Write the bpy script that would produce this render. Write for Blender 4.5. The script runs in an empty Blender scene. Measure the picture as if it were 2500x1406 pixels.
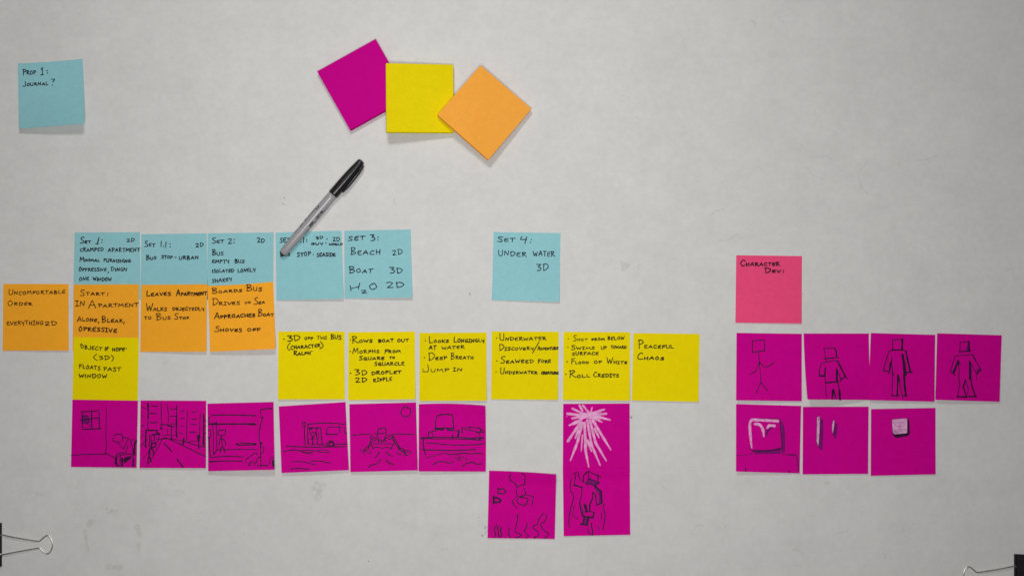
import bpy, math, random
from mathutils import Vector, Matrix
from mathutils.geometry import tessellate_polygon

random.seed(7)
C = bpy.context.scene
COL = C.collection

# ------------------------------------------------------------------ camera, light, exposure
S = 0.000466                      # metres per photograph pixel on the paper (a note is 76 mm)
LENS = 35.0
H = 2500 * S * LENS / 36.0        # camera height above the paper
cam = bpy.data.objects.new('camera', bpy.data.cameras.new('camera'))
COL.objects.link(cam)
cam.data.lens = LENS
cam.data.sensor_width = 36.0
cam.data.clip_start = 0.05
cam.data.clip_end = 50
cam.location = (0, 0, H)
C.camera = cam
C.render.resolution_x = 1024
C.render.resolution_y = 575

w = bpy.data.worlds.new('World')
C.world = w
w.use_nodes = True
w.node_tree.nodes['Background'].inputs[0].default_value = (1.0, 0.86, 0.83, 1)
w.node_tree.nodes['Background'].inputs[1].default_value = 0.06


def lamp(name, loc, aim, sx, sy, power, col):
    d = bpy.data.lights.new(name, 'AREA')
    d.shape = 'RECTANGLE'
    d.size, d.size_y, d.energy, d.color = sx, sy, power, col
    o = bpy.data.objects.new(name, d)
    COL.objects.link(o)
    o.location = loc
    o.rotation_euler = (Vector(aim) - Vector(loc)).to_track_quat('-Z', 'Y').to_euler()
    return o


lamp('lamp_key', (-0.12, 0.60, 0.85), (0.0, 0.02, 0), 0.22, 0.14, 3.40, (1.0, 0.998, 0.985))
lamp('lamp_fill', (-0.04, -0.08, 1.10), (-0.04, -0.08, 0), 0.36, 0.26, 7.2, (1.0, 0.998, 0.985))

C.view_settings.view_transform = 'Standard'
C.view_settings.look = 'None'
C.view_settings.exposure = 0.0
C.view_settings.gamma = 1.0
C.view_settings.use_curve_mapping = False
C.render.engine = 'CYCLES'


# ------------------------------------------------------------------ helpers
def W(px, py, z=0.0):
    """a point z metres above the paper that stands over photograph pixel (px, py)"""
    k = 1 - z / H
    return Vector(((px - 1250) * S * k, (703 - py) * S * k, z))


def mesh_obj(name, verts, faces, mat, parent=None, origin=None, smooth=False):
    o0 = origin if origin is not None else Vector((0, 0, 0))
    me = bpy.data.meshes.new(name)
    me.from_pydata([tuple(Vector(v) - o0) for v in verts], [], faces)
    if isinstance(mat, (list, tuple)):
        for m in mat:
            me.materials.append(m)
    else:
        me.materials.append(mat)
    if smooth:
        for p in me.polygons:
            p.use_smooth = True
    me.update()
    o = bpy.data.objects.new(name, me)
    COL.objects.link(o)
    if parent is not None:
        o.parent = parent
    else:
        o.location = o0
    return o


def tag(o, label=None, cat=None, group=None, kind=None):
    if label: o['label'] = label
    if cat: o['category'] = cat
    if group: o['group'] = group
    if kind: o['kind'] = kind
    return o


def empty(name, loc):
    o = bpy.data.objects.new(name, None)
    o.empty_display_size = 0.02
    COL.objects.link(o)
    o.location = loc
    return o


# ------------------------------------------------------------------ materials
def base_mat(name):
    m = bpy.data.materials.new(name)
    m.use_nodes = True
    nt = m.node_tree
    return m, nt, nt.nodes['Principled BSDF']


def noise(nt, scale, detail=3, rough=0.55, coord=None):
    n = nt.nodes.new('ShaderNodeTexNoise')
    n.inputs['Scale'].default_value = scale
    n.inputs['Detail'].default_value = detail
    n.inputs['Roughness'].default_value = rough
    if coord is not None:
        nt.links.new(coord, n.inputs['Vector'])
    return n.outputs['Fac']


def math_node(nt, op, a, b):
    n = nt.nodes.new('ShaderNodeMath')
    n.operation = op
    for i, v in ((0, a), (1, b)):
        if isinstance(v, (int, float)):
            n.inputs[i].default_value = v
        else:
            nt.links.new(v, n.inputs[i])
    return n.outputs[0]


def remap(nt, v, lo, hi, a=0.3, b=0.7):
    n = nt.nodes.new('ShaderNodeMapRange')
    n.inputs[1].default_value = a
    n.inputs[2].default_value = b
    n.inputs[3].default_value = lo
    n.inputs[4].default_value = hi
    nt.links.new(v, n.inputs[0])
    return n.outputs[0]


def scaled_color(nt, col, fac):
    n = nt.nodes.new('ShaderNodeVectorMath')
    n.operation = 'SCALE'
    n.inputs[0].default_value = col
    nt.links.new(fac, n.inputs['Scale'])
    return n.outputs[0]


def paper_mat(name, col, grain=0.05, mottle=0.03, rough=0.75, bump=0.25, broad=0.02, thru=0.0, cloud=0.0):
    m, nt, p = base_mat(name)
    geo = nt.nodes.new('ShaderNodeNewGeometry')
    pos = geo.outputs['Position']
    f = noise(nt, 900, 2, 0.6, pos)
    g = noise(nt, 130, 4, 0.6, pos)
    h = noise(nt, 14, 3, 0.5, pos)
    fac = math_node(nt, 'MULTIPLY', remap(nt, f, 1 - grain, 1 + grain), remap(nt, g, 1 - mottle, 1 + mottle))
    fac = math_node(nt, 'MULTIPLY', fac, remap(nt, h, 1 - broad, 1 + broad))
    if cloud:
        q = noise(nt, 42, 5, 0.62, pos)
        fac = math_node(nt, 'MULTIPLY', fac, remap(nt, q, 1 - cloud, 1 + cloud))
    if thru:                                       # random tone per note, painted in for light on differently tilted leaves
        oi = nt.nodes.new('ShaderNodeObjectInfo')
        fac = math_node(nt, 'MULTIPLY', fac, remap(nt, oi.outputs['Random'], 0.965, 1.03, 0.0, 1.0))
    nt.links.new(scaled_color(nt, col, fac), p.inputs['Base Color'])
    p.inputs['Roughness'].default_value = rough
    p.inputs['Specular IOR Level'].default_value = 0.05
    b = nt.nodes.new('ShaderNodeBump')
    b.inputs['Strength'].default_value = bump
    b.inputs['Distance'].default_value = 0.0004
    nt.links.new(g, b.inputs['Height'])
    nt.links.new(b.outputs[0], p.inputs['Normal'])
    if thru:                                       # thin paper lets some light through
        t = nt.nodes.new('ShaderNodeBsdfTranslucent')
        t.inputs['Color'].default_value = (*col, 1)
        mx = nt.nodes.new('ShaderNodeMixShader')
        mx.inputs[0].default_value = thru
        nt.links.new(p.outputs[0], mx.inputs[1])
        nt.links.new(t.outputs[0], mx.inputs[2])
        nt.links.new(mx.outputs[0], nt.nodes['Material Output'].inputs['Surface'])
    return m


def plain_mat(name, col, rough=0.5, metal=0.0, spec=0.4):
    m, nt, p = base_mat(name)
    geo = nt.nodes.new('ShaderNodeNewGeometry')
    f = noise(nt, 400, 3, 0.6, geo.outputs['Position'])
    nt.links.new(scaled_color(nt, col, remap(nt, f, 0.93, 1.07)), p.inputs['Base Color'])
    nt.links.new(remap(nt, f, rough * 0.85, min(1, rough * 1.15)), p.inputs['Roughness'])
    p.inputs['Metallic'].default_value = metal
    p.inputs['Specular IOR Level'].default_value = spec
    return m


def ink_mat(name, col, rough=0.6, var=0.35):
    m, nt, p = base_mat(name)
    geo = nt.nodes.new('ShaderNodeNewGeometry')
    f = noise(nt, 600, 2, 0.6, geo.outputs['Position'])
    nt.links.new(scaled_color(nt, col, remap(nt, f, 1 - var, 1 + var)), p.inputs['Base Color'])
    p.inputs['Roughness'].default_value = rough
    p.inputs['Specular IOR Level'].default_value = 0.1
    return m


def stain_mat(name, col, amount, scale=220, low=0.25):
    """a stain soaked into the paper: broken up, partly see-through"""
    m, nt, p = base_mat(name)
    geo = nt.nodes.new('ShaderNodeNewGeometry')
    f = noise(nt, scale, 4, 0.65, geo.outputs['Position'])
    p.inputs['Base Color'].default_value = (*col, 1)
    p.inputs['Roughness'].default_value = 0.85
    p.inputs['Specular IOR Level'].default_value = 0.05
    nt.links.new(remap(nt, f, amount * low, amount, 0.38, 0.62), p.inputs['Alpha'])
    return m


PAPER = paper_mat('white_paper', (0.66, 0.655, 0.645), grain=0.05, mottle=0.03, bump=0.6, broad=0.025, cloud=0.03)
NOTE = {
    'teal': paper_mat('teal_note_paper', (0.295, 0.605, 0.655), 0.06, 0.03, thru=0.06),
    'orange': paper_mat('orange_note_paper', (1.0, 0.430, 0.026), 0.06, 0.03, thru=0.06),
    'yellow': paper_mat('yellow_note_paper', (0.87, 0.70, 0.0005), 0.05, 0.025, thru=0.06),
    'pink': paper_mat('pink_note_paper', (0.88, 0.078, 0.215), 0.07, 0.04, thru=0.06),
    'magenta': paper_mat('magenta_note_paper', (0.64, 0.0, 0.283), 0.08, 0.05, thru=0.06),
}
INK = {
    'teal': ink_mat('ink_on_teal', (0.014, 0.016, 0.030)),
    'orange': ink_mat('ink_on_orange', (0.030, 0.016, 0.008)),
    'yellow': ink_mat('ink_on_yellow', (0.034, 0.026, 0.004)),
    'pink': ink_mat('ink_on_pink', (0.026, 0.010, 0.022)),
    'magenta': ink_mat('ink_on_magenta', (0.038, 0.006, 0.040)),
}
SHADE = ink_mat('grey_marker_wash', (0.19, 0.004, 0.155), var=0.2)
WHITE_INK = stain_mat('white_paint_pen', (0.95, 0.46, 0.78), 0.92, 200, 0.62)
PENCIL = stain_mat('pencil', (0.12, 0.12, 0.12), 0.9, 900)
STAIN = stain_mat('old_glue_stain', (0.42, 0.43, 0.35), 0.15)
SCUFF = stain_mat('grey_scuff', (0.38, 0.38, 0.37), 0.11)
BARREL = plain_mat('grey_barrel_plastic', (0.33, 0.32, 0.335), 0.27, 0.0, 0.45)
BLACK = plain_mat('black_plastic', (0.010, 0.010, 0.011), 0.30, 0.0, 0.45)
PRINT = plain_mat('black_print', (0.016, 0.016, 0.018), 0.5, 0.0, 0.3)
STEEL_BLACK = plain_mat('black_enamel', (0.006, 0.005, 0.008), 0.35, 0.0, 0.4)
STEEL = plain_mat('nickel_wire', (0.78, 0.76, 0.72), 0.36, 1.0, 0.5)
BOARD = plain_mat('board', (0.45, 0.40, 0.33), 0.6)


# ------------------------------------------------------------------ setting: board under a sheet of white paper
def slab(name, x0, x1, y0, y1, z0, z1, mat):
    v = [(x0, y0, z0), (x1, y0, z0), (x1, y1, z0), (x0, y1, z0), (x0, y0, z1), (x1, y0, z1), (x1, y1, z1), (x0, y1, z1)]
    f = [(3, 2, 1, 0), (4, 5, 6, 7), (0, 1, 5, 4), (1, 2, 6, 5), (2, 3, 7, 6), (3, 0, 4, 7)]
    return mesh_obj(name, v, f, mat)


tag(slab('tabletop', -0.5985, 0.5985, -0.48, 0.48, -0.0085, -0.00025, BOARD), kind='structure')
paper = tag(slab('paper_sheet', -0.597, 0.597, -0.478, 0.478, -0.0002, 0.0, PAPER), kind='structure')


# ------------------------------------------------------------------ strokes
def catmull(pts, closed=False):
    if len(pts) < 3:
        return pts
    out = []
    n = len(pts)
    for i in range(n - 1):
        p0 = pts[max(i - 1, 0)]; p1 = pts[i]; p2 = pts[i + 1]; p3 = pts[min(i + 2, n - 1)]
        for k in range(6):
            t = k / 6
            out.append(tuple(0.5 * ((2 * p1[a]) + (-p0[a] + p2[a]) * t + (2 * p0[a] - 5 * p1[a] + 4 * p2[a] - p3[a]) * t * t
                                    + (-p0[a] + 3 * p1[a] - 3 * p2[a] + p3[a]) * t ** 3) for a in (0, 1)))
    out.append(pts[-1])
    return out


def resample(pts, step):
    out = [pts[0]]
    for a, b in zip(pts, pts[1:]):
        d = math.hypot(b[0] - a[0], b[1] - a[1])
        if d < 1e-9:
            continue
        n = max(1, int(math.ceil(d / step)))
        for k in range(1, n + 1):
            out.append((a[0] + (b[0] - a[0]) * k / n, a[1] + (b[1] - a[1]) * k / n))
    return out


class Ink:
    """flat pen strokes and filled areas drawn in the plane, later laid onto a surface"""
    def __init__(self):
        self.v = []      # (x, y, level)
        self.f = []
        self.n = 0

    def stroke(self, pts, width, smooth=False, taper=False, step=3.0, level=0.0, wob=0.10):
        if len(pts) == 1:
            pts = [pts[0], (pts[0][0] + width * 0.25, pts[0][1] + width * 0.1)]
        if smooth:
            pts = catmull(pts)
        pts = resample(pts, step)
        if len(pts) < 2:
            return
        self.n += 1
        lv = level + (self.n % 60) * 0.0000006
        N = len(pts)
        ph = random.random() * 9
        L, R = [], []
        for i, p in enumerate(pts):
            a = pts[max(i - 1, 0)]; b = pts[min(i + 1, N - 1)]
            dx, dy = b[0] - a[0], b[1] - a[1]
            d = math.hypot(dx, dy) or 1
            nx, ny = -dy / d, dx / d
            t = i / (N - 1)
            hw = width / 2 * (1 + wob * math.sin(ph + i * 0.7) + wob * 0.5 * math.sin(ph * 2 + i * 1.9))
            if taper:
                hw *= 0.42 + 0.58 * min(1, t / 0.35) ** 0.8
            L.append((p[0] + nx * hw, p[1] + ny * hw)); R.append((p[0] - nx * hw, p[1] - ny * hw))
        b0 = len(self.v)
        for l, r in zip(L, R):
            self.v.append((*l, lv)); self.v.append((*r, lv))
        for i in range(N - 1):
            self.f.append((b0 + 2 * i, b0 + 2 * i + 1, b0 + 2 * i + 3, b0 + 2 * i + 2))
        for end in (0, N - 1):                     # round ends
            l, r = L[end], R[end]
            c = ((l[0] + r[0]) / 2, (l[1] + r[1]) / 2)
            q = pts[1] if end == 0 else pts[-2]
            ox, oy = c[0] - q[0], c[1] - q[1]
            d = math.hypot(ox, oy) or 1
            rad = math.hypot(l[0] - c[0], l[1] - c[1])
            ox, oy = ox / d * rad, oy / d * rad
            s0 = len(self.v)
            for k in range(1, 4):
                a = math.pi * k / 4
                self.v.append((c[0] + (l[0] - c[0]) * math.cos(a) + ox * math.sin(a),
                               c[1] + (l[1] - c[1]) * math.cos(a) + oy * math.sin(a), lv))
            self.f.append((b0 + 2 * end, s0, s0 + 1, s0 + 2, b0 + 2 * end + 1))

    def fill(self, pts, level=0.0, sub=2):
        self.n += 1
        lv = level + (self.n % 60) * 0.0000006
        tris = tessellate_polygon([[Vector((x, y, 0)) for x, y in pts]])
        T = [[pts[i] for i in t] for t in tris]
        mid = lambda a, b: ((a[0] + b[0]) / 2, (a[1] + b[1]) / 2)
        for _ in range(sub):
            T2 = []
            for a, b, c in T:
                ab, bc, ca = mid(a, b), mid(b, c), mid(c, a)
                T2 += [[a, ab, ca], [ab, b, bc], [ca, bc, c], [ab, bc, ca]]
            T = T2
        for t in T:
            b0 = len(self.v)
            self.v += [(*p, lv) for p in t]
            self.f.append((b0, b0 + 1, b0 + 2))

    def build(self, name, mat, parent, place, origin):
        if not self.f:
            return None
        vs = [place(x, y, l) for x, y, l in self.v]
        fs = []
        for f in self.f:
            a, b, c = vs[f[0]], vs[f[1]], vs[f[2]]
            if (b - a).cross(c - a).z < 0:
                f = tuple(reversed(f))
            fs.append(f)
        return mesh_obj(name, vs, fs, mat, parent, origin)


# ------------------------------------------------------------------ the writer's small capitals, one stroke each; '~' = curved
FONT = {
 'A': (.85, ['0,0 .45,1 .82,.02', '.14,.36 .72,.36']),
 'B': (.75, ['.08,1 .14,0', '~0,.93 .42,1 .58,.76 .16,.53 .66,.4 .58,.08 .06,.0']),
 'C': (.72, ['~.7,.86 .42,1 .05,.5 .2,.04 .72,.08']),
 'D': (.85, ['.08,.95 .16,0', '~0,.93 .45,.97 .84,.6 .5,.12 .13,0']),
 'E': (.68, ['~.66,.96 .16,.86 .06,.42 .16,.04 .66,.08', '.1,.48 .55,.56']),
 'F': (.65, ['.1,.95 .13,0', '.04,.92 .72,1', '.1,.5 .58,.57']),
 'G': (.82, ['~.72,.9 .36,1 .05,.5 .25,.04 .66,.1 .76,.42', '.42,.42 .88,.44']),
 'H': (.75, ['.08,1 .1,0', '.66,1 .68,0', '.1,.45 .66,.52']),
 'I': (.5, ['.25,1 .25,0', '0,.98 .5,1', '0,0 .5,.03']),
 '|': (.2, ['.1,1 .08,0']),
 'J': (.62, ['~.5,1 .56,.3 .4,0 0,.06']),
 'K': (.72, ['.08,1 .1,0', '.66,.95 .13,.45 .72,0']),
 'L': (.66, ['.1,1 .08,.02 .68,.07']),
 'M': (1.0, ['0,0 .15,1 .45,.28 .8,1 .98,0']),
 'N': (.8, ['.04,0 .1,1 .66,.04 .74,1']),
 'O': (.78, ['~.42,1 .06,.6 .28,.02 .7,.35 .55,.95 .36,.98']),
 'P': (.66, ['.1,1 .13,-.02', '~0,.94 .48,1 .64,.72 .13,.44']),
 'Q': (.85, ['~.42,1 .06,.6 .28,.02 .7,.35 .55,.95 .36,.98', '.34,.36 .86,-.06']),
 'R': (.78, ['.1,1 .13,0', '~0,.94 .46,1 .6,.76 .15,.5', '.15,.5 .82,.0']),
 'S': (.66, ['~.64,.94 .32,1 .1,.76 .56,.36 .5,.04 0,.04']),
 'T': (.74, ['0,.93 .78,1', '.38,.96 .38,0']),
 'U': (.76, ['~.05,1 .07,.2 .34,.0 .64,.14 .72,1']),
 'V': (.7, ['0,1 .32,0 .72,1']),
 'W': (1.0, ['0,1 .22,0 .5,.7 .72,0 1,1']),
 'Y': (.7, ['.05,1 .1,.5 .58,.48', '.66,1 .5,-.12']),
 '1': (.3, ['.2,1 .12,0']),
 '2': (.72, ['~0,.84 .34,1 .58,.78 .08,.05', '.08,.05 .72,.08']),
 '3': (.72, ['0,.94 .62,.96 .26,.56', '~.26,.56 .68,.44 .62,.12 .1,.0']),
 '4': (.82, ['.16,1 0,.52 .82,.58', '.78,1 .6,-.06']),
}


def parse(s):
    sm = s.startswith('~')
    pts = [tuple(float(c) for c in q.split(',')) for q in s.lstrip('~').split()]
    return sm, pts


def write_word(ink, text, x0, x1, y0, y1, h, Hc, wd):
    """small capitals between x0 and x1 on a baseline y0 -> y1; upper-case letters are Hc tall"""
    x0 += wd * .4; x1 -= wd * .4; y0 -= wd * .25; y1 -= wd * .25      # the box is that of the inked letters
    h -= wd * .38; Hc -= wd * .38
    gl = []
    tot = 0
    for ch in text:
        big = ch.isupper()
        g = FONT[ch.upper()]
        k = (0.62 + 0.38 * Hc / h) if big and Hc > h * 1.15 else 1.0
        gl.append((ch, g, k, big))
        tot += g[0] * k
    gap = 0.24
    tot += gap * (len(text) - 1)
    u = (x1 - x0) / tot
    x = x0
    for ch, g, k, big in gl:
        hh = Hc if big else h
        wdt = g[0] * k * u
        sl = random.uniform(-.06, .16)
        sc = random.uniform(.88, 1.10)
        t = (x - x0) / max(1e-6, x1 - x0)
        by = y0 + (y1 - y0) * t + random.uniform(-.09, .09) * h
        for st in g[1]:
            sm, pts = parse(st)
            P = []
            for a, b in pts:
                a += random.uniform(-.035, .035); b += random.uniform(-.04, .04)
                P.append((x + (a / g[0]) * wdt + sl * b * hh * .6, by - b * hh * sc))
            ink.stroke(P, wd * random.uniform(.92, 1.1), smooth=sm, step=2.0)
        x += wdt + gap * u


def write_block(ink, ox, oy, sc, lines, wd=2.5):
    """each line: text x0 x1 y0 y1 h H in a magnified copy of the note (origin ox, oy, scale sc)"""
    for ln in lines.strip().split('\n'):
        p = ln.split()
        if not p:
            continue
        q = [float(v) for v in p[1:] if not v.startswith('w')]
        wl = [float(v[1:]) for v in p[1:] if v.startswith('w')]
        ww = (wl[0] if wl else wd) * 0.90
        if p[0] == '.':                                   # a dot
            ink.stroke([(ox + q[0] / sc, oy + q[1] / sc)], ww * 1.25)
        elif p[0] in '-/':                                # a line through points
            pts = [(ox + q[i] / sc, oy + q[i + 1] / sc) for i in range(0, len(q), 2)]
            ink.stroke(pts, ww)
        elif p[0] == '~':
            pts = [(ox + q[i] / sc, oy + q[i + 1] / sc) for i in range(0, len(q), 2)]
            ink.stroke(pts, ww, smooth=True, step=2.0)
        else:
            x0, x1, y0, y1, h = q[:5]
            Hc = q[5] if len(q) > 5 else h
            write_word(ink, p[0], ox + x0 / sc, ox + x1 / sc, oy + y0 / sc, oy + y1 / sc, h / sc, Hc / sc, ww)


def draw_block(layers, ox, oy, sc, text, k=1.0):
    """each line: [flags]width x,y x,y ...   flags ~ curved, T tapered, W white pen, D wash, F filled, K ink over white"""
    for ln in text.replace(';', '\n').strip().split('\n'):
        p = ln.split()
        if not p:
            continue
        fl = ''.join(c for c in p[0] if not (c.isdigit() or c == '.'))
        wd = ''.join(c for c in p[0] if c.isdigit() or c == '.')
        pts = [(ox + float(a) / sc, oy + float(b) / sc) for a, b in (c.split(',') for c in p[1:])]
        key = 'white' if 'W' in fl else 'wash' if 'D' in fl else 'top' if 'K' in fl else 'ink'
        lev = {'wash': 0.00005, 'ink': 0.0001, 'white': 0.00016, 'top': 0.00022}[key]
        ink = layers.setdefault(key, Ink())
        if 'F' in fl:
            ink.fill(pts, lev)
        else:
            ink.stroke(pts, float(wd) / sc * k, smooth='~' in fl, taper='T' in fl, step=3.0, level=lev)


# ------------------------------------------------------------------ sticky notes
def smooth01(t):
    t = max(0.0, min(1.0, t))
    return t * t * (3 - 2 * t)


class Note:
    def __init__(self, quad, lift=(0, 0), top=(0, 0), layer=0, bow=(0, 0, 0, 0), ridge=0.0):
        self.ridge = ridge
        self.q = [Vector(p) for p in quad]      # TL TR BR BL, photograph pixels
        self.lift, self.top, self.layer, self.bow = lift, top, layer, bow

    def pix(self, u, v):
        tl, tr, br, bl = self.q
        p = (tl * (1 - u) + tr * u) * (1 - v) + (bl * (1 - u) + br * u) * v
        l, t, r, b = self.bow
        p = p + Vector((4 * v * (1 - v) * (l * (1 - u) + r * u), 4 * u * (1 - u) * (t * (1 - v) + b * v)))
        return p

    def z(self, u, v):
        u = max(0.0, min(1.0, u)); v = max(0.0, min(1.0, v))
        base = 0.2 + 0.3 * self.layer * (1 - smooth01((v - 0.35) / 0.6))
        vv = max(0.0, (v - 0.12) / 0.88)
        bl, br = self.lift[0] * 2.0, self.lift[1] * 2.0
        z = base + self.ridge * (1 - smooth01(v / 0.2))
        z = z + (bl * (1 - u) ** 1.5 + br * u ** 1.5) * vv * vv + 0.8 * (bl + br) * u * (1 - u) * vv * vv
        tl, tr = self.top
        z += tl * max(0, 1 - u * 1.8 - v * 0.9) ** 2 + tr * max(0, 1 - (1 - u) * 1.8 - v * 0.9) ** 2
        return z * 0.001

    def uv(self, x, y):
        u = v = 0.5
        for _ in range(7):
            p = self.pix(u, v)
            e = 1e-3
            du = (self.pix(u + e, v) - p) / e
            dv = (self.pix(u, v + e) - p) / e
            rx, ry = x - p.x, y - p.y
            det = du.x * dv.y - dv.x * du.y
            u += (rx * dv.y - dv.x * ry) / det
            v += (du.x * ry - rx * du.y) / det
        return u, v

    def place(self, x, y, lev):
        u, v = self.uv(x, y)
        return W(x, y, self.z(u, v) + 0.00007 + lev)

    def build(self, colour, label, group, texts=None, drawing=None, wd=2.5):
        N = 22
        top, bot = [], []
        for j in range(N + 1):
            for i in range(N + 1):
                u, v = i / N, j / N
                p = self.pix(u, v)
                q = W(p.x, p.y, self.z(u, v))
                top.append(q); bot.append(q - Vector((0, 0, 0.00012)))
        n1 = (N + 1) ** 2
        idx = lambda i, j: j * (N + 1) + i
        F = []
        for j in range(N):
            for i in range(N):
                a, b, c, d = idx(i, j), idx(i + 1, j), idx(i + 1, j + 1), idx(i, j + 1)
                F.append((d, c, b, a)); F.append((n1 + a, n1 + b, n1 + c, n1 + d))
        ring = [idx(i, 0) for i in range(N)] + [idx(N, j) for j in range(N)] + [idx(i, N) for i in range(N, 0, -1)] + [idx(0, j) for j in range(N, 0, -1)]
        for k in range(len(ring)):
            a, b = ring[k], ring[(k + 1) % len(ring)]
            F.append((a, b, n1 + b, n1 + a))
        c = self.pix(.5, .5)
        org = W(c.x, c.y, 0)
        o = mesh_obj('sticky_note', top + bot, F, NOTE[colour], None, org)
        tag(o, label, 'sticky note', group)
        if texts:
            ink = Ink()
            for ox, oy, sc, lines in texts:
                write_block(ink, ox, oy, sc, lines, wd)
            ink.build('handwriting', INK[colour], o, self.place, org)
        if drawing:
            layers = {}
            ox, oy, sc, txt = drawing
            draw_block(layers, ox, oy, sc, txt, 1.08)
            for key, nm, mt in (('wash', 'shading', SHADE), ('ink', 'drawing', INK[colour]), ('white', 'white_paint', WHITE_INK), ('top', 'fine_line', INK[colour])):
                if key in layers:
                    layers[key].build(nm, mt, o, self.place, org)
        return o


ZA = (170, 560, 7.353); ZB = (500, 555, 7.353); ZC = (835, 555, 7.811); ZD = (1195, 560, 7.811)
ZE = (0, 685, 4.687); ZF = (340, 685, 7.353); ZG = (30, 135, 7.4); ZH = (670, 800, 7.143)
ZI = (1015, 800, 7.042); ZJ = (1365, 800, 7.143); ZK = (1785, 615, 7.6)

G_T = 'teal sticky notes'; G_O = 'orange sticky notes'; G_Y = 'yellow sticky notes'; G_M = 'magenta sticky notes'

# --- teal
Note([(43.2, 155.5), (201.5, 144.4), (205, 302.3), (46.9, 315)], lift=(4, 9), top=(0, 1), bow=(0, 1.5, 1.5, 0)).build(
    'teal', 'lone teal sticky note at upper left reading Prop 1: Journal?', G_T, [(*ZG, '''
Prop 185 430 362 350 68 115
- 540 228 548 350
- 512 358 562 355
- 520 262 545 228
. 628 282
. 634 325
Journal 185 655 568 540 55 95
~ 712 438 765 440 728 490
. 722 545''')])
Note([(182.2, 567.8), (341.6, 567), (342.8, 731), (178.5, 731)]).build(
    'teal', 'teal sticky note reading Set 1, cramped apartment, oppressive, dingy, one window', G_T, [(*ZA, '''
Set 185 385 258 252 52 108
- 530 142 497 262 w2.9
- 465 258 512 264
. 580 190
. 576 236
2D 1020 1168 225 220 65
cramped 180 612 403 395 65
apartment 685 1265 408 404 70
M|n|mal 175 548 585 580 52 95
furn|sh|ng 605 1100 585 600 60
Oppress|ve 160 665 755 755 58 75
- 698 762 688 785
D|ngy 735 1035 752 750 58 72
one 163 350 922 915 70
w|ndow 415 755 925 935 64''')])
Note([(345.4, 572), (504.8, 569.8), (507, 732), (342.5, 734)]).build(
    'teal', 'teal sticky note reading Set 1.1, bus stop - urban', G_T, [(*ZA, '''
Set 1345 1540 312 318 62 102
- 1645 215 1640 312
. 1685 305
- 1730 225 1725 328
. 1800 262
. 1804 315
2D 2260 2405 322 312 72
Bus 1365 1560 552 535 52 88
stop 1645 1850 525 530 58
- 1885 505 1912 502
urban 1955 2315 545 540 68''')])
Note([(507, 569.7), (668, 567.5), (667, 730), (505.6, 732)]).build(
    'teal', 'teal sticky note reading Set 2, empty bus, isolated lonely, shakey', G_T, [(*ZB, '''
Set 120 345 293 285 62 115
2 410 500 295 292 108
. 525 220
. 522 272
2D 935 1080 278 275 86
Bus 125 340 503 508 68 108
empty 125 445 645 648 60
Bus 530 715 643 640 62 75
|solated 128 530 820 808 62
lonely 585 910 808 800 66
shakey 120 490 998 958 66''')])
Note([(672.7, 568), (833.9, 563), (838.5, 729), (675.2, 732.9)], lift=(0.7, 2.2), bow=(0, 0, 0, 0)).build(
    'teal', 'teal sticky note under the marker, reading Set 2.1, bus stop, seaside', G_T, [(*ZB, '''
set 1340 1540 275 270 88 w2.7
2 1590 1680 268 266 90
. 1720 266
- 1775 190 1770 285
. 1828 225
. 1826 255
3D 1985 2130 215 206 50
. 2190 210
2D 2290 2430 252 248 86
guy 1900 2125 315 325 42
. 2170 280
world 2225 2475 325 325 42
Bus 1350 1535 522 512 62 70 w3
stop 1650 1905 530 515 76 w2.7
. 1945 490
seas|de 2005 2350 530 520 68 w2.7''')])
Note([(840.4, 563.3), (1002.7, 560.4), (1006.3, 725.9), (841.1, 728.5)], lift=(0.5, 2.5), top=(0, .8)).build(
    'teal', 'teal sticky note reading Set 3, beach, boat and H2O', G_T, [(*ZC, '''
set 115 440 262 245 82 w2.8
3 535 635 255 252 125 w2.9
. 685 186
. 684 236
Beach 155 735 525 520 88 125 w2.6
2D 955 1160 530 525 104
Boat 130 590 872 875 78 140
3D 900 1160 882 880 112
- 155 1110 172 1215
- 338 1065 312 1178
- 175 1168 318 1130
2 360 480 1255 1250 66
O 500 680 1190 1190 130
2D 845 1190 1160 1155 115''')])
Note([(1205, 566.7), (1368.5, 569.2), (1365.7, 736.4), (1200.8, 732.2)], lift=(.6, 1.6)).build(
    'teal', 'teal sticky note standing alone, reading Set 4: under water 3D', G_T, [(*ZD, '''
Set 150 490 247 240 76 100
4 580 720 262 262 115
. 795 195
. 778 250
Under 165 710 505 525 95 105 w2.5
water 830 1245 517 515 98 w2.5
3D 885 1130 785 780 122''')])

# --- orange
Note([(8.1, 693), (167.5, 693.5), (167.5, 855.3), (6.4, 855.7)], lift=(.5, 1.5)).build(
    'orange', 'orange sticky note at left edge reading Uncomfortable order, everything 2D', G_O, [(*ZE, '''
Uncomfortable 97 748 165 150 42 70 w2.2
Order 85 372 290 284 36 68 w2.2
everything 75 495 512 505 48 w2.2
2D 510 655 515 510 46''')])
Note([(179.6, 694.6), (339.2, 694), (338.3, 857), (177.3, 856)], layer=1).build(
    'orange', 'orange sticky note reading Start: in apartment, alone, bleak, opressive', G_O, [(*ZE, '''
Start 915 1200 175 172 38 70
. 1232 147
. 1231 169
In 858 970 297 297 62 72
A 1005 1105 316 318 100 104
partment 1122 1585 308 303 44
Alone 878 1115 468 472 40 62
- 1133 470 1124 492
Bleak 1162 1405 480 482 44 80 w2.8
- 1424 474 1412 497
Opressive 893 1340 580 595 48 54 w2.9''')])
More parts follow.
